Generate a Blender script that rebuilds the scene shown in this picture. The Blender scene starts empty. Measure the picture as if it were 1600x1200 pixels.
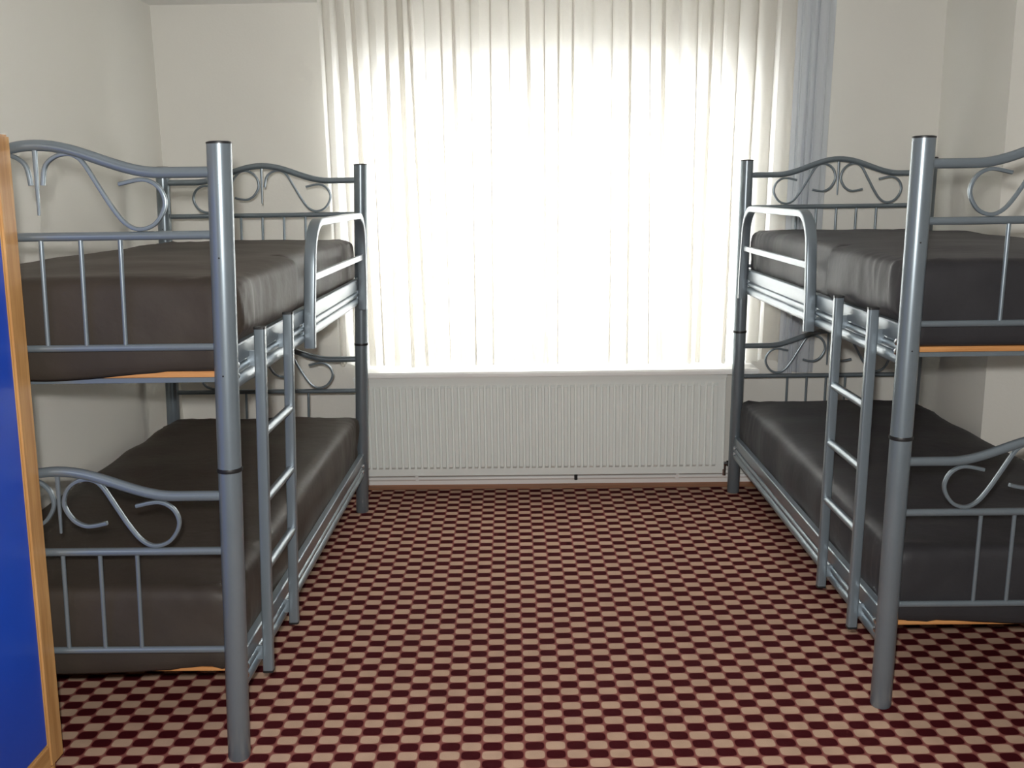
import bpy, bmesh, math, random
from mathutils import Vector, Matrix, noise

random.seed(7)
S = bpy.context.scene
C = S.collection
PI = math.pi

# ------------------------------------------------------------------ camera
cam_d = bpy.data.cameras.new('camera')
cam = bpy.data.objects.new('camera', cam_d)
C.objects.link(cam)
S.camera = cam
PITCH, ROLL, YAW, EYE = -0.1970, -0.0143, 0.0145, 1.4463
cam_d.sensor_width = 36.0
cam_d.lens = 1518.8 / 1600 * 36.0
cam_d.clip_start = 0.05
rz = Matrix.Rotation(YAW, 3, 'Z')
fw = rz @ Vector((0, math.cos(PITCH), math.sin(PITCH)))
up = rz @ Vector((0, -math.sin(PITCH), math.cos(PITCH)))
rt = rz @ Vector((1, 0, 0))
e_r = rt * math.cos(ROLL) + up * math.sin(ROLL)
e_u = up * math.cos(ROLL) - rt * math.sin(ROLL)
m = Matrix((e_r, e_u, -fw)).transposed().to_4x4()
m.translation = Vector((0, 0, EYE))
cam.matrix_world = m

# ------------------------------------------------------------------ daylight
world = bpy.data.worlds.new('overcast_sky')
S.world = world
world.use_nodes = True
bg = world.node_tree.nodes['Background']
bg.inputs['Color'].default_value = (0.93, 0.97, 1.0, 1)
bg.inputs['Strength'].default_value = 10.0

# the flash on top of the camera (its shadows lie low on the walls behind the beds)
fl_d = bpy.data.lights.new('camera_flash', 'SPOT')
fl_d.energy = 240
fl_d.color = (1.0, 0.985, 0.955)
fl_d.spot_size = math.radians(105)
fl_d.spot_blend = 0.6
fl_d.shadow_soft_size = 0.03
fl = bpy.data.objects.new('camera_flash', fl_d)
C.objects.link(fl)
fl.location = (-0.03, 0.0, 1.545)
fl.rotation_euler = (math.radians(90 - 5), 0, 0)

vs = S.view_settings
vs.view_transform = 'Standard'
vs.look = 'None'
vs.gamma = 1
vs.use_curve_mapping = False
vs.exposure = 0.10

# ------------------------------------------------------------------ materials
def nt(name):
    mt = bpy.data.materials.new(name)
    mt.use_nodes = True
    return mt, mt.node_tree.nodes, mt.node_tree.links, mt.node_tree.nodes['Principled BSDF']

def paint(name, col, rough=0.5, metal=0.0, var=0.06, scale=8, bump=0.0, bscale=60, stretch=(1, 1, 1), coat=0.0, spec=0.5, sheen=0.0):
    mt, N, L, p = nt(name)
    tc = N.new('ShaderNodeTexCoord')
    mp = N.new('ShaderNodeMapping'); mp.inputs['Scale'].default_value = stretch
    L.new(tc.outputs['Object'], mp.inputs['Vector'])
    nz = N.new('ShaderNodeTexNoise'); nz.inputs['Scale'].default_value = scale; nz.inputs['Detail'].default_value = 4
    L.new(mp.outputs[0], nz.inputs['Vector'])
    cr = N.new('ShaderNodeValToRGB')
    cr.color_ramp.elements[0].position = 0.3; cr.color_ramp.elements[1].position = 0.7
    cr.color_ramp.elements[0].color = tuple(c * (1 - var) for c in col) + (1,)
    cr.color_ramp.elements[1].color = tuple(min(1, c * (1 + var)) for c in col) + (1,)
    L.new(nz.outputs['Fac'], cr.inputs['Fac'])
    L.new(cr.outputs['Color'], p.inputs['Base Color'])
    p.inputs['Roughness'].default_value = rough
    p.inputs['Metallic'].default_value = metal
    p.inputs['Specular IOR Level'].default_value = spec
    if sheen:
        p.inputs['Sheen Weight'].default_value = sheen
        p.inputs['Sheen Roughness'].default_value = 0.45
        p.inputs['Sheen Tint'].default_value = tuple(min(1, c * 9) for c in col) + (1,)
    if coat:
        p.inputs['Coat Weight'].default_value = coat
        p.inputs['Coat Roughness'].default_value = 0.2
    if bump:
        n2 = N.new('ShaderNodeTexNoise'); n2.inputs['Scale'].default_value = bscale; n2.inputs['Detail'].default_value = 6
        L.new(mp.outputs[0], n2.inputs['Vector'])
        bp = N.new('ShaderNodeBump'); bp.inputs['Strength'].default_value = bump; bp.inputs['Distance'].default_value = 0.01
        L.new(n2.outputs['Fac'], bp.inputs['Height'])
        L.new(bp.outputs[0], p.inputs['Normal'])
    return mt

M = {}
M['wall'] = paint('cream_wall_paint', (0.80, 0.785, 0.73), 0.85, var=0.015, scale=1.5, bump=0.05, bscale=90, spec=0.2)
M['ceiling'] = paint('ceiling_paint', (0.84, 0.83, 0.80), 0.9, var=0.01, scale=2, spec=0.2)
M['steel'] = paint('grey_metal_lacquer', (0.20, 0.24, 0.27), 0.32, metal=0.45, var=0.03, scale=12, bump=0.012, bscale=300, coat=0.25)
M['black'] = paint('black_plastic', (0.012, 0.012, 0.013), 0.45, var=0.1)
M['chrome'] = paint('bolt_metal', (0.75, 0.76, 0.78), 0.2, metal=1.0, var=0.02)
M['radiator'] = paint('radiator_enamel', (0.82, 0.85, 0.82), 0.4, var=0.01, scale=3)
M['pvc'] = paint('white_window_plastic', (0.82, 0.83, 0.83), 0.35, var=0.01)
M['sill'] = paint('white_sill', (0.90, 0.90, 0.88), 0.3, var=0.01)
M['sheet_brown'] = paint('brown_fitted_sheet', (0.042, 0.033, 0.026), 0.55, var=0.12, scale=5, bump=0.16, bscale=22, spec=0.3, sheen=0.045)
M['sheet_black'] = paint('charcoal_fitted_sheet', (0.030, 0.029, 0.032), 0.55, var=0.12, scale=5, bump=0.16, bscale=22, spec=0.3, sheen=0.045)
M['parquet'] = paint('brown_floor_wood', (0.48, 0.20, 0.085), 0.5, var=0.25, scale=3, stretch=(1, 14, 1))
M['blue'] = paint('blue_laminate', (0.008, 0.065, 0.50), 0.4, var=0.04, scale=2)

def wood(name, c0, c1, axis='Z', rough=0.45):
    mt, N, L, p = nt(name)
    tc = N.new('ShaderNodeTexCoord')
    mp = N.new('ShaderNodeMapping')
    sc = [26, 26, 26]; sc['XYZ'.index(axis)] = 1.3
    mp.inputs['Scale'].default_value = sc
    L.new(tc.outputs['Object'], mp.inputs['Vector'])
    nz = N.new('ShaderNodeTexNoise'); nz.inputs['Scale'].default_value = 2.2; nz.inputs['Detail'].default_value = 6
    nz.inputs['Distortion'].default_value = 0.6
    L.new(mp.outputs[0], nz.inputs['Vector'])
    cr = N.new('ShaderNodeValToRGB')
    cr.color_ramp.elements[0].position = 0.35; cr.color_ramp.elements[1].position = 0.68
    cr.color_ramp.elements[0].color = c0 + (1,)
    cr.color_ramp.elements[1].color = c1 + (1,)
    L.new(nz.outputs['Fac'], cr.inputs['Fac'])
    L.new(cr.outputs['Color'], p.inputs['Base Color'])
    p.inputs['Roughness'].default_value = rough
    return mt
M['beech'] = wood('beech_edging', (0.40, 0.20, 0.065), (0.58, 0.33, 0.13), 'Z')
M['beech_y'] = wood('beech_rail', (0.40, 0.20, 0.065), (0.58, 0.33, 0.13), 'Y')
M['slat'] = wood('pine_slat', (0.42, 0.17, 0.05), (0.60, 0.30, 0.11), 'X')

def carpet_material():
    mt, N, L, p = nt('checked_carpet')
    tc = N.new('ShaderNodeTexCoord')
    mp = N.new('ShaderNodeMapping')
    mp.inputs['Rotation'].default_value = (0, 0, -0.013)
    L.new(tc.outputs['Object'], mp.inputs['Vector'])
    # slight hand-woven wobble
    wob = N.new('ShaderNodeTexNoise'); wob.inputs['Scale'].default_value = 3.0
    L.new(tc.outputs['Object'], wob.inputs['Vector'])
    wv = N.new('ShaderNodeVectorMath'); wv.operation = 'MULTIPLY_ADD'
    wv.inputs[1].default_value = (0.008, 0.008, 0)
    L.new(wob.outputs['Color'], wv.inputs[0]); L.new(mp.outputs[0], wv.inputs[2])
    sp = N.new('ShaderNodeSeparateXYZ'); L.new(wv.outputs[0], sp.inputs[0])
    def wave(sock, size, centre):
        a = N.new('ShaderNodeMath'); a.operation = 'SUBTRACT'; a.inputs[1].default_value = centre
        b = N.new('ShaderNodeMath'); b.operation = 'MULTIPLY'; b.inputs[1].default_value = PI / size
        c = N.new('ShaderNodeMath'); c.operation = 'COSINE'
        L.new(sock, a.inputs[0]); L.new(a.outputs[0], b.inputs[0]); L.new(b.outputs[0], c.inputs[0])
        return c.outputs[0]
    mu = N.new('ShaderNodeMath'); mu.operation = 'MULTIPLY'
    L.new(wave(sp.outputs[0], 0.0555, 0.012 + 0.035), mu.inputs[0])
    L.new(wave(sp.outputs[1], 0.0405, 2.384), mu.inputs[1])
    ma = N.new('ShaderNodeMath'); ma.operation = 'MULTIPLY_ADD'; ma.inputs[1].default_value = 0.5; ma.inputs[2].default_value = 0.5
    L.new(mu.outputs[0], ma.inputs[0])
    cr = N.new('ShaderNodeValToRGB')
    e = cr.color_ramp.elements
    e[0].position = 0.40; e[0].color = (0.046, 0.003, 0.005, 1)
    e[1].position = 0.58; e[1].color = (0.46, 0.315, 0.225, 1)
    x = e.new(0.455); x.color = (0.19, 0.05, 0.045, 1)
    x = e.new(0.53); x.color = (0.25, 0.10, 0.08, 1)
    L.new(ma.outputs[0], cr.inputs['Fac'])
    # pile variation
    nz = N.new('ShaderNodeTexNoise'); nz.inputs['Scale'].default_value = 14; nz.inputs['Detail'].default_value = 6
    L.new(tc.outputs['Object'], nz.inputs['Vector'])
    mr = N.new('ShaderNodeMapRange'); mr.inputs[3].default_value = 0.8; mr.inputs[4].default_value = 1.2
    L.new(nz.outputs['Fac'], mr.inputs[0])
    vm = N.new('ShaderNodeVectorMath'); vm.operation = 'SCALE'
    L.new(cr.outputs['Color'], vm.inputs[0]); L.new(mr.outputs[0], vm.inputs['Scale'])
    L.new(vm.outputs[0], p.inputs['Base Color'])
    p.inputs['Roughness'].default_value = 0.95
    p.inputs['Specular IOR Level'].default_value = 0.1
    n2 = N.new('ShaderNodeTexNoise'); n2.inputs['Scale'].default_value = 400
    L.new(tc.outputs['Object'], n2.inputs['Vector'])
    bp = N.new('ShaderNodeBump'); bp.inputs['Strength'].default_value = 0.3; bp.inputs['Distance'].default_value = 0.003
    L.new(n2.outputs['Fac'], bp.inputs['Height']); L.new(bp.outputs[0], p.inputs['Normal'])
    return mt
M['carpet'] = carpet_material()

def cloth(name, col, transl, transp):
    mt, N, L, p = nt(name)
    N.remove(p)
    out = N['Material Output']
    tc = N.new('ShaderNodeTexCoord')
    nz = N.new('ShaderNodeTexNoise'); nz.inputs['Scale'].default_value = 300
    L.new(tc.outputs['Object'], nz.inputs['Vector'])
    mr = N.new('ShaderNodeMapRange'); mr.inputs[3].default_value = 0.93; mr.inputs[4].default_value = 1.0
    L.new(nz.outputs['Fac'], mr.inputs[0])
    cc = N.new('ShaderNodeVectorMath'); cc.operation = 'SCALE'; cc.inputs[0].default_value = col
    L.new(mr.outputs[0], cc.inputs['Scale'])
    d = N.new('ShaderNodeBsdfDiffuse'); t = N.new('ShaderNodeBsdfTranslucent'); tr = N.new('ShaderNodeBsdfTransparent')
    L.new(cc.outputs[0], d.inputs['Color']); L.new(cc.outputs[0], t.inputs['Color'])
    m1 = N.new('ShaderNodeMixShader'); m1.inputs[0].default_value = transl
    L.new(d.outputs[0], m1.inputs[1]); L.new(t.outputs[0], m1.inputs[2])
    m2 = N.new('ShaderNodeMixShader'); m2.inputs[0].default_value = transp
    L.new(m1.outputs[0], m2.inputs[1]); L.new(tr.outputs[0], m2.inputs[2])
    L.new(m2.outputs[0], out.inputs['Surface'])
    return mt
M['sheer'] = cloth('sheer_white_voile', (0.93, 0.91, 0.865), 0.60, 0.035)
M['drape'] = cloth('pale_blue_drape', (0.74, 0.78, 0.83), 0.40, 0.03)

def glass():
    mt, N, L, p = nt('window_glass')
    N.remove(p)
    tr = N.new('ShaderNodeBsdfTransparent'); g = N.new('ShaderNodeBsdfGlossy'); g.inputs['Roughness'].default_value = 0.02
    mx = N.new('ShaderNodeMixShader'); mx.inputs[0].default_value = 0.07
    L.new(tr.outputs[0], mx.inputs[1]); L.new(g.outputs[0], mx.inputs[2])
    L.new(mx.outputs[0], N['Material Output'].inputs['Surface'])
    return mt
M['glass'] = glass()

# ------------------------------------------------------------------ mesh helpers
def obj(name, bm, mat, parent=None, smooth=False, label=None):
    bmesh.ops.recalc_face_normals(bm, faces=bm.faces)
    me = bpy.data.meshes.new(name)
    bm.to_mesh(me); bm.free()
    if smooth:
        for p in me.polygons: p.use_smooth = True
        try: me.set_sharp_from_angle(angle=math.radians(40))
        except Exception: pass
    me.materials.append(M[mat] if isinstance(mat, str) else mat)
    o = bpy.data.objects.new(name, me)
    C.objects.link(o)
    if parent: o.parent = parent
    if label: o['label'] = label
    return o

def struct(name, bm, mat, parent=None, smooth=False):
    o = obj(name, bm, mat, parent, smooth)
    if parent is None: o['kind'] = 'structure'
    return o

def tag(o, label, cat, group=None):
    o['label'] = label; o['category'] = cat
    if group: o['group'] = group
    return o

def empty(name, loc):
    o = bpy.data.objects.new(name, None)
    C.objects.link(o); o.location = loc
    o.empty_display_size = 0.1
    return o

def box(bm, x0, x1, y0, y1, z0, z1, T=None, bevel=0.0):
    t = bmesh.new()
    v = bmesh.ops.create_cube(t, size=1.0)['verts']
    for q in v:
        q.co = Vector(((x0 + x1) / 2 + q.co.x * (x1 - x0), (y0 + y1) / 2 + q.co.y * (y1 - y0), (z0 + z1) / 2 + q.co.z * (z1 - z0)))
    if bevel:
        bmesh.ops.bevel(t, geom=t.edges[:], offset=bevel, segments=2, affect='EDGES', clamp_overlap=True)
    merge(bm, t, T)

def merge(bm, t, T=None):
    if T:
        for q in t.verts: q.co = Vector(T(*q.co))
    me = bpy.data.meshes.new('tmp'); t.to_mesh(me); t.free()
    bm.from_mesh(me); bpy.data.meshes.remove(me)

def sweep(bm, pts, prof, T=None, normal=(0, 1, 0), scale=None, cap=True):
    """sweep a closed 2-D profile along a polyline lying in the plane with the given normal.
    prof x runs in the plane (sideways of the path), prof y along the normal"""
    t = bmesh.new()
    P = [Vector(p) for p in pts]; nrm = Vector(normal).normalized()
    rings = []
    n = len(P)
    for i, p in enumerate(P):
        d = (P[min(i + 1, n - 1)] - P[max(i - 1, 0)]).normalized()
        side = d.cross(nrm).normalized()
        k = 1.0 if scale is None else scale(i / (n - 1))
        rings.append([t.verts.new(p + side * a * k + nrm * b * k) for a, b in prof])
    m_ = len(prof)
    for i in range(n - 1):
        for j in range(m_):
            t.faces.new((rings[i][j], rings[i][(j + 1) % m_], rings[i + 1][(j + 1) % m_], rings[i + 1][j]))
    if cap:
        t.faces.new(rings[0]); t.faces.new(rings[-1])
    merge(bm, t, T)

def circ(r, n=14, ry=None):
    ry = r if ry is None else ry
    return [(r * math.cos(2 * PI * i / n), ry * math.sin(2 * PI * i / n)) for i in range(n)]

def rrect(a, b, r, n=3):
    out = []
    for cx, cy, s in ((a - r, b - r, 0), (-a + r, b - r, 1), (-a + r, -b + r, 2), (a - r, -b + r, 3)):
        for i in range(n + 1):
            an = PI / 2 * (s + i / n)
            out.append((cx + r * math.cos(an), cy + r * math.sin(an)))
    return out

def lathe(bm, prof, cx, cy, T=None, n=20):
    """prof: list of (r, z)"""
    t = bmesh.new()
    rings = []
    for r, z in prof:
        rings.append([t.verts.new((cx + r * math.cos(2 * PI * i / n), cy + r * math.sin(2 * PI * i / n), z)) for i in range(n)])
    for a, b in zip(rings[:-1], rings[1:]):
        for i in range(n):
            t.faces.new((a[i], a[(i + 1) % n], b[(i + 1) % n], b[i]))
    t.faces.new(rings[0]); t.faces.new(rings[-1])
    merge(bm, t, T)

def catmull(pts, k=6):
    P = [Vector(p) for p in pts]
    P = [P[0] * 2 - P[1]] + P + [P[-1] * 2 - P[-2]]
    out = []
    for i in range(1, len(P) - 2):
        a, b, c, d = P[i - 1], P[i], P[i + 1], P[i + 2]
        for j in range(k):
            t = j / k
            out.append(0.5 * ((2 * b) + (c - a) * t + (2 * a - 5 * b + 4 * c - d) * t * t + (3 * b - a - 3 * c + d) * t ** 3))
    out.append(P[-2])
    return out

# ------------------------------------------------------------------ the room
XL, XR, XR2, YB, YR, ZC = -1.715, 1.945, 2.20, 4.72, -1.6, 2.305
PIER_Y = 4.06
WX0, WX1, WZ0, WZ1 = -0.83, 1.08, 0.575, 1.965     # window opening
TH = 0.24

bm = bmesh.new(); box(bm, XL - 0.2, XR2 + 0.2, YR - 0.2, YB + TH, -0.16, -0.008); struct('floor', bm, 'parquet')
bm = bmesh.new(); box(bm, XL - 0.2, XR2 + 0.2, YR - 0.2, YB + TH, ZC, ZC + 0.15); struct('ceiling', bm, 'ceiling')
bm = bmesh.new(); box(bm, XL - 0.2, XL, YR - 0.2, YB, -0.008, ZC); struct('wall_left', bm, 'wall')
bm = bmesh.new(); box(bm, XR, XR2 + 0.2, PIER_Y, YB, -0.008, ZC); struct('wall_pier', bm, 'wall')
bm = bmesh.new(); box(bm, XR2, XR2 + 0.2, YR - 0.2, PIER_Y, -0.008, ZC); struct('wall_right', bm, 'wall')
bm = bmesh.new(); box(bm, XL, XR2, YR - 0.2, YR, -0.008, ZC); struct('wall_rear', bm, 'wall')
bm = bmesh.new()
box(bm, XL - 0.2, WX0, YB, YB + TH, -0.008, ZC)
box(bm, WX1, XR2 + 0.2, YB, YB + TH, -0.008, ZC)
box(bm, WX0, WX1, YB, YB + TH, -0.008, WZ0)
box(bm, WX0, WX1, YB, YB + TH, WZ1, ZC)
struct('wall_back', bm, 'wall')

# window: three sashes in a white frame
wy0, wy1 = YB + 0.13, YB + 0.19
bm = bmesh.new()
fwid = 0.05
box(bm, WX0, WX1, wy0, wy1, WZ0, WZ0 + fwid, bevel=0.004)
box(bm, WX0, WX1, wy0, wy1, WZ1 - fwid, WZ1, bevel=0.004)
xs = [WX0, WX0 + (WX1 - WX0) / 3, WX0 + 2 * (WX1 - WX0) / 3, WX1]
for i, x in enumerate(xs):
    a = x if i == 0 else x - fwid if i == 3 else x - fwid / 2
    box(bm, a, a + fwid, wy0, wy1, WZ0 + fwid, WZ1 - fwid, bevel=0.004)
win = struct('window_1', bm, 'pvc')
for i in range(3):
    a = xs[i] + (fwid if i == 0 else fwid / 2); b = xs[i + 1] - (fwid if i == 2 else fwid / 2)
    bm = bmesh.new(); sw = 0.035
    y0, y1 = wy0 - 0.012, wy1 - 0.01
    z0, z1 = WZ0 + fwid, WZ1 - fwid
    box(bm, a, b, y0, y1, z0, z0 + sw, bevel=0.003); box(bm, a, b, y0, y1, z1 - sw, z1, bevel=0.003)
    box(bm, a, a + sw, y0, y1, z0 + sw, z1 - sw, bevel=0.003); box(bm, b - sw, b, y0, y1, z0 + sw, z1 - sw, bevel=0.003)
    sash = obj('sash', bm, 'pvc', win)
    bm = bmesh.new(); box(bm, a + sw - 0.005, b - sw + 0.005, (y0 + y1) / 2 - 0.003, (y0 + y1) / 2 + 0.003, z0 + sw - 0.005, z1 - sw + 0.005)
    obj('pane', bm, 'glass', sash)
bm = bmesh.new(); box(bm, (a + 0.01), (a + 0.025), wy0 - 0.05, wy0 - 0.012, 1.20, 1.32, bevel=0.004); obj('window_handle', bm, 'pvc', win)
bm = bmesh.new()
box(bm, WX0 + 0.02, WX1 + 0.03, 4.545, YB, 0.572, 0.598, bevel=0.006)
box(bm, WX0, WX1, YB - 0.01, wy0 + 0.01, 0.576, 0.598)
struct('trim_1', bm, 'sill')

# white skirting under the window wall
bm = bmesh.new(); box(bm, XL, XR, YB - 0.012, YB, -0.008, 0.035, bevel=0.003); struct('baseboard_back', bm, 'sill')

# carpet laid over the boards, stopping a little short of the window wall
bm = bmesh.new()
box(bm, XL + 0.004, XR - 0.004, YR + 0.01, 4.603, -0.007, 0.0)
tag(obj('carpet', bm, 'carpet'), 'dark red and beige checked woven carpet covering the floor', 'carpet')

# ------------------------------------------------------------------ radiator
rx0, rx1, rz0, rz1, ry0, ry1 = -0.83, 0.965, 0.068, 0.568, 4.600, 4.690
rad = empty('radiator', ((rx0 + rx1) / 2, 4.65, 0.0))
tag(rad, 'long white panel radiator with vertical ridges under the window sill', 'radiator')
ro = Vector(rad.location)
def Tr(x, y, z): return (x - ro.x, y - ro.y, z - ro.z)
def ridged(y, depth, sgn):
    """pressed steel sheet with vertical flutes, flat margin above and below"""
    t = bmesh.new()
    pitch = 0.0314
    nx = int((rx1 - rx0 - 0.04) / pitch)
    x_first = (rx0 + rx1) / 2 - nx * pitch / 2
    cols = [(rx0 + 0.004, 0)]
    for i in range(nx):
        for fx, d in ((0.0, 0), (0.14, 0), (0.24, 1), (0.76, 1), (0.86, 0)):
            cols.append((x_first + (i + fx) * pitch, d))
    cols += [(x_first + nx * pitch, 0), (rx1 - 0.004, 0)]
    zs = [(rz0, 0), (rz0 + 0.035, 0), (rz0 + 0.047, 1), (rz1 - 0.060, 1), (rz1 - 0.048, 0), (rz1 - 0.02, 0)]
    grid = [[t.verts.new((x, y + sgn * depth * d * zd, z)) for z, zd in zs] for x, d in cols]
    for a, b in zip(grid[:-1], grid[1:]):
        for j in range(len(zs) - 1):
            t.faces.new((a[j], b[j], b[j + 1], a[j + 1]))
    bb = bmesh.new(); merge(bb, t, Tr); return bb
obj('front_panel', ridged(ry0 + 0.011, 0.011, -1), 'radiator', rad)
obj('back_panel', ridged(ry1, 0.006, 1), 'radiator', rad)
bm = bmesh.new()
for i in range(58):                                     # convector fins between the panels
    x = rx0 + 0.03 + i * (rx1 - rx0 - 0.06) / 57
    box(bm, x, x + 0.002, ry0 + 0.012, ry1 - 0.006, rz0 + 0.03, rz1 - 0.05, Tr)
obj('convector_fins', bm, 'radiator', rad)
for x in (rx0, rx1 - 0.006):
    bm = bmesh.new(); box(bm, x, x + 0.006, ry0 + 0.004, ry1 + 0.002, rz0 + 0.02, rz1 - 0.012, Tr, bevel=0.002); obj('side_cover', bm, 'radiator', rad)
bm = bmesh.new()
box(bm, rx0 - 0.004, rx1 + 0.004, ry0 - 0.004, ry0 + 0.012, rz1 - 0.024, rz1, Tr, bevel=0.004)
box(bm, rx0 - 0.004, rx1 + 0.004, ry1 - 0.008, ry1 + 0.004, rz1 - 0.024, rz1, Tr, bevel=0.003)
for i in range(60):
    x = rx0 + i * (rx1 - rx0 - 0.012) / 59
    box(bm, x, x + 0.012, ry0 + 0.010, ry1 - 0.006, rz1 - 0.006, rz1 - 0.002, Tr)
obj('top_grille', bm, 'radiator', rad)
bm = bmesh.new()
t = bmesh.new(); sweep(t, [(rx1, 4.652, 0.105), (rx1 + 0.03, 4.652, 0.105)], circ(0.011)); merge(bm, t, Tr)
t = bmesh.new(); sweep(t, [(rx1 + 0.012, 4.652, 0.105), (rx1 + 0.012, 4.652, 0.045)], circ(0.009)); merge(bm, t, Tr)
obj('valve', bm, 'chrome', rad, True)
bm = bmesh.new()
t = bmesh.new(); sweep(t, [(rx1 + 0.024, 4.652, 0.105), (rx1 + 0.034, 4.652, 0.105), (rx1 + 0.036, 4.652, 0.105), (rx1 + 0.068, 4.652, 0.105)], circ(0.02, 12), scale=lambda u: 0.7 if u < 0.4 else 1.0); merge(bm, t, Tr)
obj('valve_knob', bm, 'black', rad, True)

for k, (yy, zz, x0, x1, lab) in enumerate(((4.676, 0.056, XL + 0.02, 1.02, 'thin white heating pipe directly below the radiator'),
                                       (4.692, 0.030, XL + 0.02, XR - 0.02, 'thin white heating pipe running low along the white skirting'))):
    pe = empty('heating_pipe', (0, yy, zz))
    tag(pe, lab, 'pipe')
    bm = bmesh.new(); sweep(bm, [(x0, 0, 0), (x1, 0, 0)], circ(0.010)); obj('tube', bm, 'sill', pe, True)
    for x in (-0.55, 0.245, 0.75):
        bm = bmesh.new(); box(bm, x - 0.008, x + 0.008, -0.013, 0.016 if k == 0 else 0.013, -0.012, 0.012, bevel=0.002)
        obj('pipe_clip', bm, 'black' if x == 0.245 else 'sill', pe)

# ------------------------------------------------------------------ curtains
def curtain(x0, x1, ybase, ztop, zbot, folds, amp, seed, nz_=46, per=14):
    t = bmesh.new()
    rnd = random.Random(seed)
    # uneven fold positions
    w = [0.55 + rnd.random() for _ in range(folds)]
    sw_ = sum(w); pos = [0]
    for q in w: pos.append(pos[-1] + q / sw_)
    am = [amp * (0.45 + 0.8 * rnd.random()) for _ in range(folds)]
    sk = [rnd.uniform(-1, 1) * 0.4 / folds for _ in range(folds + 1)]
    ov = [rnd.uniform(0.35, 1.15) for _ in range(folds)]
    nx = folds * per
    grid = []
    zb = [zbot + 0.008 * rnd.uniform(-1, 1) for _ in range(folds + 1)]
    for i in range(nx + 1):
        f = i / per; k = min(int(f), folds - 1); ft = f - k
        col = []
        for j in range(nz_ + 1):
            v = j / nz_                                  # 0 top, 1 bottom
            drift = (sk[k] * (1 - ft) + sk[k + 1] * ft) * v
            u = pos[k] * (1 - ft) + pos[k + 1] * ft
            if 0 < i < nx: u += drift
            ph = 2 * PI * ft
            # pleats are tight and regular at the tape, looser lower down
            y = am[k] * (0.55 + 0.45 * v) * math.cos(ph)
            u += (0.30 / folds) * math.sin(ph) * (ov[k] + 0.25 * v) * (1 if 0 < i < nx else 0)
            y += 0.006 * noise.noise(Vector((u * 26, v * 3.0, seed)))
            zz = ztop + (zb[k] * (1 - ft) + zb[k + 1] * ft - ztop) * v
            col.append(t.verts.new((x0 + (x1 - x0) * u, ybase - 0.10 * (1 - v) + y, zz)))
        grid.append(col)
    for a, b in zip(grid[:-1], grid[1:]):
        for j in range(nz_):
            t.faces.new((a[j], a[j + 1], b[j + 1], b[j]))
    return t
t = curtain(-0.915, 1.27, 4.668, 2.302, 0.614, 30, 0.030, 3)
sheer = obj('sheer_curtain', t, 'sheer', None, True)
tag(sheer, 'sheer white voile curtain hanging in folds across the bright window', 'curtain')
t = curtain(1.215, 1.385, 4.625, 2.302, 0.560, 4, 0.014, 9)
tag(obj('side_curtain', t, 'drape', None, True), 'narrow pale blue-grey curtain drawn to the edge of the sheer one', 'curtain')
bm = bmesh.new()
box(bm, -0.90, 1.37, 4.606, 4.622, 2.290, ZC, bevel=0.003)
tag(obj('curtain_rail', bm, 'pvc'), 'white curtain rail fixed to the ceiling above the window', 'curtain rail')

# ------------------------------------------------------------------ bunk beds
LEN, HALF = 1.98, 0.7825
PR = 0.0285          # post radius
Z_ARCH, Z_MID, Z_LOW, Z_SUP = 0.7145, 0.5705, 0.305, 0.218   # heights within one half

# half of the scroll, measured from the centre of the end panel, heights above the middle rail
K = 0.000582
SCR = [((px - 945) * K, (515 - py) * K) for px, py in (
    (1138, 385), (1090, 396), (1048, 397), (1005, 374), (975, 330), (966, 290), (980, 240), (1012, 205), (1055, 190), (1095, 196),
    (1130, 226), (1180, 312), (1230, 398), (1278, 462), (1330, 489), (1388, 474), (1426, 428), (1438, 380), (1420, 330), (1382, 300), (1338, 294), (1262, 310))]

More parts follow.
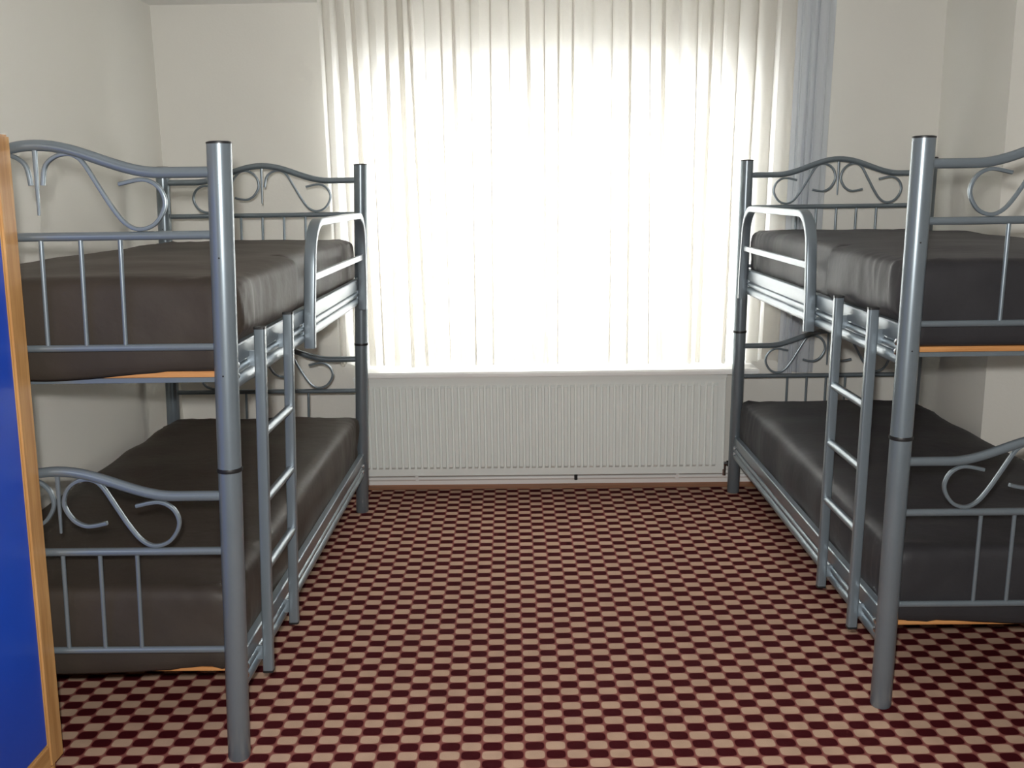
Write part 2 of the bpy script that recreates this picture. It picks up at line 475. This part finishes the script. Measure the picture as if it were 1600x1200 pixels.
def bunk_bed(name, X0, Y0, sgn, lean, W, label, truncated):
    root = empty(name, (X0 + sgn * W / 2, Y0 + LEN / 2, 0))
    tag(root, label, 'bunk bed', 'grey metal bunk beds')
    ox, oy = root.location.x, root.location.y
    def T(x, y, z):
        return (X0 + sgn * x + lean * z - ox, Y0 + y - oy, z)
    # --- posts
    for (px, py) in ((0, 0), (W, 0), (0, LEN), (W, LEN)):
        bm = bmesh.new(); lathe(bm, [(PR * 0.9, 0.0), (PR, 0.006), (PR, HALF - 0.004)], px, py, T)
        lo = obj('lower_post', bm, 'steel', root, True)
        bm = bmesh.new(); lathe(bm, [(PR + 0.0022, HALF - 0.005), (PR + 0.0028, HALF - 0.002), (PR + 0.0028, HALF + 0.002), (PR + 0.0022, HALF + 0.005)], px, py, T)
        obj('joint_ring', bm, 'black', lo, True)
        bm = bmesh.new(); lathe(bm, [(PR, HALF + 0.004), (PR, 2 * HALF - 0.003)], px, py, T)
        hi = obj('upper_post', bm, 'steel', root, True)
        bm = bmesh.new(); lathe(bm, [(PR + 0.0006, 2 * HALF - 0.005), (PR + 0.001, 2 * HALF - 0.001), (PR * 0.8, 2 * HALF + 0.001)], px, py, T)
        obj('end_cap', bm, 'black', hi, True)
        for zz in (1.30, 1.02):
            bm = bmesh.new()
            sweep(bm, [(px, py - PR + 0.001, zz), (px, py - PR - 0.0006, zz)], circ(0.0022, 8), T, normal=(1, 0, 0))
            obj('rivet_hole', bm, 'black', hi)
    # --- end panels
    for level in (0, 1):
        for end in (0, 1):
            py = 0 if end == 0 else LEN
            zo = level * HALF
            tr_l, tr_r = truncated.get((level, end), (False, False))
            cxm = W / 2
            x_in = PR * 0.6
            pts = []
            n = 40
            for i in range(n + 1):
                x = x_in + (W - 2 * x_in) * i / n
                d = abs(x - cxm); half = W / 2
                s = (half - 0.135 - d) / (half - 0.135)
                s = 0 if s < 0 else s
                pts.append((x, py, zo + Z_ARCH + 0.066 * 0.5 * (1 - math.cos(PI * s))))
            bm = bmesh.new(); sweep(bm, pts, circ(0.0128), T)
            arch = obj('arched_rail', bm, 'steel', root, True)
            for h, trunc in ((-1, tr_l), (1, tr_r)):
                sc = SCR[6:] if trunc else SCR
                if trunc: sc = [(SCR[5][0] + 0.001, SCR[5][1] - 0.012)] + sc
                k = W / 0.825
                P = catmull([(cxm + h * a * k, py, zo + Z_MID + b) for a, b in sc], 5)
                bm = bmesh.new(); sweep(bm, P, rrect(0.0048, 0.0060, 0.0026, 2), T)
                obj('scroll', bm, 'steel', arch, True)
            bm = bmesh.new()
            ztop = zo + Z_ARCH + 0.060
            sweep(bm, [(cxm, py, ztop), (cxm, py, (ztop + zo + Z_MID + 0.05) / 2), (cxm, py, zo + Z_MID + 0.050)], rrect(0.0052, 0.0052, 0.002, 2), T, scale=lambda u: 1 - 0.45 * u)
            obj('spike', bm, 'steel', arch, True)
            bm = bmesh.new(); sweep(bm, [(x_in, py, zo + Z_MID), (W - x_in, py, zo + Z_MID)], circ(0.0102), T)
            mid = obj('middle_rail', bm, 'steel', root, True)
            for k in range(-2, 3):
                bx = cxm + k * 0.0925 * W / 0.845
                bm = bmesh.new(); sweep(bm, [(bx, py, zo + Z_LOW), (bx, py, zo + Z_MID)], circ(0.0056, 10), T)
                obj('bar', bm, 'steel', mid, True)
            bm = bmesh.new(); sweep(bm, [(x_in, py, zo + Z_LOW), (W - x_in, py, zo + Z_LOW)], circ(0.0088), T)
            obj('lower_rail', bm, 'steel', root, True)
            yy = (0.045 if level else 0.12) if end == 0 else LEN - 0.012
            bm = bmesh.new(); box(bm, x_in, W - x_in, yy - 0.010, yy + 0.012, zo + Z_SUP - 0.007, zo + Z_SUP + 0.005, T, bevel=0.002)
            obj('slat_support', bm, 'steel', root)
    # --- ribbed side rails
    zr = 0.176
    # from below: a thick round rib, a thin round rib and a flat band
    rail_prof = []
    for zc, rz_, dp in ((0.017, 0.017, 0.014), (0.048, 0.011, 0.012)):
        for i in range(7):
            an = -PI / 2 + PI * i / 6
            rail_prof.append((-0.001 - dp * math.cos(an), zc + rz_ * math.sin(an)))
    rail_prof += [(-0.001, 0.064), (-0.010, 0.066), (-0.012, 0.069), (-0.012, 0.109), (-0.009, 0.112), (0.010, 0.112), (0.010, 0.0)]
    for level in (0, 1):
        zo = level * HALF + zr + (0.012 if level else -0.006)
        for inner in (True, False):
            t = bmesh.new()
            rr = []
            for yy in (0.018, LEN - 0.018):
                rr.append([t.verts.new(((a if inner else W - a), yy, zo + b)) for a, b in rail_prof])
            n = len(rail_prof)
            for j in range(n): t.faces.new((rr[0][j], rr[0][(j + 1) % n], rr[1][(j + 1) % n], rr[1][j]))
            t.faces.new(rr[0]); t.faces.new(rr[1])
            bm = bmesh.new(); merge(bm, t, T)
            rail = obj('side_rail', bm, 'steel', root, True)
            for yy in (0.05, LEN - 0.05):
                for zz in (0.036, 0.062):
                    bm = bmesh.new()
                    xa, xb, xc = (-0.008, -0.014, -0.017) if inner else (W + 0.008, W + 0.014, W + 0.017)
                    sweep(bm, [(xa, yy, zo + zz), (xb, yy, zo + zz), (xc, yy, zo + zz)], circ(0.009, 10), T, normal=(0, 1, 0), scale=lambda u: 1 if u < 0.9 else 0.5)
                    obj('bolt', bm, 'chrome', rail, True)
        # slats across the frame
        for k in range(11):
            ya = 0.040 + k * 0.1805
            bm = bmesh.new(); box(bm, 0.012, W - 0.012, ya, ya + 0.098, level * HALF + Z_SUP + 0.0055, level * HALF + Z_SUP + 0.0195, T, bevel=0.002)
            obj('slat', bm, 'slat', root)
    # --- ladder hooked on the aisle side
    lx = -0.040
    for yl in (0.160, 0.462):
        bm = bmesh.new(); sweep(bm, [(lx, yl, 0.165), (lx, yl, 1.108)], rrect(0.014, 0.012, 0.005), T)
        st = obj('ladder_stile', bm, 'steel', root, True)
        for za, zb in ((1.107, 1.113), (0.160, 0.166)):
            bm = bmesh.new(); sweep(bm, [(lx, yl, za), (lx, yl, zb)], rrect(0.0145, 0.0125, 0.005), T); obj('stile_cap', bm, 'black', st, True)
        for za, zb in ((1.012, 1.052), (0.196, 0.236)):
            bm = bmesh.new(); box(bm, lx + 0.010, -0.006, yl - 0.004, yl + 0.004, za, zb, T, bevel=0.001)
            obj('hook', bm, 'steel', st)
    for zz in (0.832, 0.648, 0.460):
        bm = bmesh.new(); sweep(bm, [(lx, 0.160, zz), (lx, 0.462, zz)], circ(0.0125, 12), T, normal=(1, 0, 0)); obj('rung', bm, 'steel', root, True)
    # --- guard hoop above the side rail
    gx = -0.030
    ya, yb, zt, zb, r = 0.795, 1.835, 1.352, 0.955, 0.125
    pts = [(gx, ya, zb), (gx, ya, 1.05), (gx, ya + 0.02, zt - r - 0.01)]
    for i in range(1, 9):
        a = PI / 2 * i / 8
        pts.append((gx, ya + 0.022 + r - r * math.cos(a), zt - r + r * math.sin(a)))
    for i in range(0, 8):
        a = PI / 2 * i / 8
        pts.append((gx, yb - 0.022 - r + r * math.sin(a), zt - r + r * math.cos(a)))
    pts += [(gx, yb - 0.02, zt - r - 0.01), (gx, yb, 1.05), (gx, yb, zb)]
    bm = bmesh.new(); sweep(bm, pts, rrect(0.012, 0.018, 0.005), T, normal=(1, 0, 0))
    gd = obj('guard_rail', bm, 'steel', root, True)
    bm = bmesh.new(); sweep(bm, [(gx, ya + 0.012, 1.178), (gx, yb - 0.010, 1.178)], rrect(0.0115, 0.008, 0.003), T, normal=(1, 0, 0)); obj('guard_crossbar', bm, 'steel', gd, True)
    for yy in (ya, yb):
        bm = bmesh.new(); box(bm, gx + 0.010, -0.006, yy - 0.006, yy + 0.006, 1.00, 1.05, T, bevel=0.001)
        obj('guard_bracket', bm, 'steel', gd)
    return root, T

def mattress(T, root, W, z0, z1, mat, label, guarded, seed, droop=0.026):
    """soft block under a fitted sheet"""
    x0, x1, y0, y1 = 0.018, W - 0.018, 0.022, LEN - 0.030
    nx, ny, nz_ = 30, 130, 14
    rail_top = 0.176 + 0.112 + (HALF + 0.012 if z0 > HALF else -0.006)
    r = 0.026
    t = bmesh.new()
    vs_ = {}
    hx, hy, hz = (x1 - x0) / 2, (y1 - y0) / 2, (z1 - z0) / 2
    cx, cy, cz = (x0 + x1) / 2, (y0 + y1) / 2, (z0 + z1) / 2
    def vert(i, j, k):
        if (i, j, k) in vs_: return vs_[(i, j, k)]
        p = Vector((-hx + 2 * hx * i / nx, -hy + 2 * hy * j / ny, -hz + 2 * hz * k / nz_))
        q = Vector((max(-hx + r, min(hx - r, p.x)), max(-hy + r, min(hy - r, p.y)), max(-hz + 0.03, min(hz - r, p.z))))
        d = p - q
        nrm = d.normalized() if d.length > 1e-9 else Vector((0, 0, 1))
        rr = 0.03 if p.z < 0 and abs(d.z) > 1e-9 else r
        s = q + Vector((nrm.x * r, nrm.y * r, nrm.z * (rr if d.z < 0 else r)))
        u, v, w_ = s.x / hx, s.y / hy, s.z / hz
        # crowned top, sides slightly swollen
        if w_ > 0: s.z += 0.012 * (1 - u * u) * (1 - v * v) - 0.006 * (u * u * v * v)
        side = (1 - w_ * w_)
        s.x += 0.008 * u * side; s.y += 0.006 * v * side
        yl = s.y + cy
        # swells past the rail beside the ladder, held back by the guard hoop
        if guarded and u < 0:
            k_ = 1 / (1 + math.exp((yl - 0.705) / 0.007))
            s.x += (-0.032 * k_ + 0.014 * (1 - k_) + 0.030 * math.exp(-((yl - 0.735) / 0.022) ** 2)) * min(1, -u * 1.02) ** 6
        # creases pulled towards the corners
        cr = math.exp(-((1 - abs(u)) * hx / 0.12)) * math.exp(-((1 - abs(v)) * hy / 0.20))
        f1 = noise.noise(Vector((s.x * 5 + seed, s.y * 5, s.z * 4))) * 0.009
        f2 = abs(noise.noise(Vector((s.x * 26 + seed, s.y * 26, s.z * 6)))) * 0.024 * cr
        s += nrm * (f1 + f2)
        s.z = max(s.z, -hz + 0.0)
        # tucked inside the side rails, free to swell above them
        xi = s.x + cx; zi = s.z + cz - rail_top
        lim = 0.0135 - 0.05 * min(1, max(0, zi / 0.035))
        xi = min(max(xi, lim), W - lim); s.x = xi - cx
        # the sheet droops over the first slat, more towards the wall
        if v < -0.985 and w_ < -0.3:
            sx = min(1, max(0, ((s.x + cx) / W - 0.05) / 0.5)); s.z -= droop * sx * sx * (3 - 2 * sx)
        vs_[(i, j, k)] = t.verts.new((s.x + cx, s.y + cy, s.z + cz))
        return vs_[(i, j, k)]
    for i in range(nx):
        for j in range(ny):
            t.faces.new((vert(i, j, 0), vert(i, j + 1, 0), vert(i + 1, j + 1, 0), vert(i + 1, j, 0)))
            t.faces.new((vert(i, j, nz_), vert(i + 1, j, nz_), vert(i + 1, j + 1, nz_), vert(i, j + 1, nz_)))
    for k in range(nz_):
        for i in range(nx):
            t.faces.new((vert(i, 0, k), vert(i + 1, 0, k), vert(i + 1, 0, k + 1), vert(i, 0, k + 1)))
            t.faces.new((vert(i, ny, k), vert(i, ny, k + 1), vert(i + 1, ny, k + 1), vert(i + 1, ny, k)))
        for j in range(ny):
            t.faces.new((vert(0, j, k), vert(0, j, k + 1), vert(0, j + 1, k + 1), vert(0, j + 1, k)))
            t.faces.new((vert(nx, j, k), vert(nx, j + 1, k), vert(nx, j + 1, k + 1), vert(nx, j, k + 1)))
    bmesh.ops.smooth_vert(t, verts=[q for q in t.verts if q.co.z > rail_top], factor=0.3, use_axis_x=True, use_axis_y=True, use_axis_z=True)
    off = Vector(root.location)
    for q in t.verts:
        q.co = Vector(T(*q.co))
    base = Vector(T(W / 2, LEN / 2, z0))
    for q in t.verts: q.co -= base
    bmesh.ops.recalc_face_normals(t, faces=t.faces)
    me = bpy.data.meshes.new('mattress'); t.to_mesh(me); t.free()
    for p in me.polygons: p.use_smooth = True
    me.materials.append(M[mat])
    o = bpy.data.objects.new('mattress', me); C.objects.link(o)
    o.location = base + off
    tag(o, label, 'mattress', 'mattresses on the bunks')
    return o

LX, LY, RX, RY = -0.761, 2.297, 0.995, 2.537
WL, WR = 0.857, 0.828
bedL, TL = bunk_bed('bunk_bed', LX, LY, -1, 0.0386, WL, 'grey metal bunk bed with its foot end against the blue wardrobe',
                    {(1, 0): (True, True), (1, 1): (True, False)})
bedR, TRr = bunk_bed('bunk_bed', RX, RY, 1, 0.0106, WR, 'grey metal bunk bed standing beside the pale blue-grey curtain', {})
slat_top = Z_SUP + 0.0195
mattress(TL, bedL, WL, HALF + slat_top + 0.001, 1.250, 'sheet_brown', 'brown-sheeted mattress on the upper bunk of the bed by the wardrobe', True, 1)
mattress(TL, bedL, WL, slat_top + 0.001, 0.462, 'sheet_brown', 'brown-sheeted mattress on the lower bunk of the bed by the wardrobe', False, 5)
mattress(TRr, bedR, WR, HALF + slat_top + 0.001, 1.252, 'sheet_black', 'charcoal-sheeted mattress on the upper bunk of the bed by the curtain', True, 9, 0.003)
mattress(TRr, bedR, WR, slat_top + 0.001, 0.462, 'sheet_black', 'charcoal-sheeted mattress on the lower bunk of the bed by the curtain', False, 13, 0.02)

# ------------------------------------------------------------------ blue wardrobe at the foot of the bed
wx0, wx1, wy_0, wy_1, wz1 = XL + 0.025, -1.185, 1.45, 2.262, 1.585
wr = empty('wardrobe', ((wx0 + wx1) / 2, (wy_0 + wy_1) / 2, 0))
tag(wr, 'blue wardrobe with beech edging standing at the end of a bunk bed', 'wardrobe')
wo = Vector(wr.location)
def Tw(x, y, z): return (x - wo.x + 0.024 * (z - 0.79), y - wo.y, z - wo.z)
bm = bmesh.new()
box(bm, wx0, wx1 - 0.022, wy_0 + 0.004, wy_1 - 0.004, 0.05, wz1 - 0.02, Tw)
obj('carcass', bm, 'beech', wr)
for ya, yb in ((wy_0, wy_0 + 0.066), (wy_1 - 0.066, wy_1)):
    bm = bmesh.new(); box(bm, wx1 - 0.022, wx1, ya, yb, 0.035, wz1, Tw, bevel=0.005); obj('stile', bm, 'beech', wr)
for za, zb in ((0.035, 0.100), (wz1 - 0.066, wz1)):
    bm = bmesh.new(); box(bm, wx1 - 0.022, wx1 - 0.001, wy_0 + 0.066, wy_1 - 0.066, za, zb, Tw, bevel=0.004); obj('rail', bm, 'beech_y', wr)
bm = bmesh.new(); box(bm, wx0, wx1 - 0.022, wy_0, wy_1, wz1 - 0.02, wz1, Tw, bevel=0.003); obj('top_board', bm, 'beech_y', wr)
ym = (wy_0 + wy_1) / 2
for ya, yb, kx in ((wy_0 + 0.067, ym - 0.002, ym - 0.03), (ym + 0.002, wy_1 - 0.067, ym + 0.03)):
    bm = bmesh.new(); box(bm, wx1 - 0.021, wx1 - 0.006, ya, yb, 0.101, wz1 - 0.067, Tw, bevel=0.002)
    dr = obj('door', bm, 'blue', wr)
    bm = bmesh.new()
    sweep(bm, [(wx1 - 0.006, kx, 0.95), (wx1 + 0.006, kx, 0.95), (wx1 + 0.020, kx, 0.95)], circ(0.012, 12), Tw, normal=(0, 1, 0), scale=lambda u: 0.6 if u < 0.6 else 1)
    obj('knob', bm, 'chrome', dr, True)
for x in (wx0 + 0.04, wx1 - 0.03):
    for y in (wy_0 + 0.03, wy_1 - 0.03):
        bm = bmesh.new(); sweep(bm, [(x, y, 0.0), (x, y, 0.05)], circ(0.018, 12), Tw, normal=(1, 0, 0)); obj('foot', bm, 'beech', wr, True)
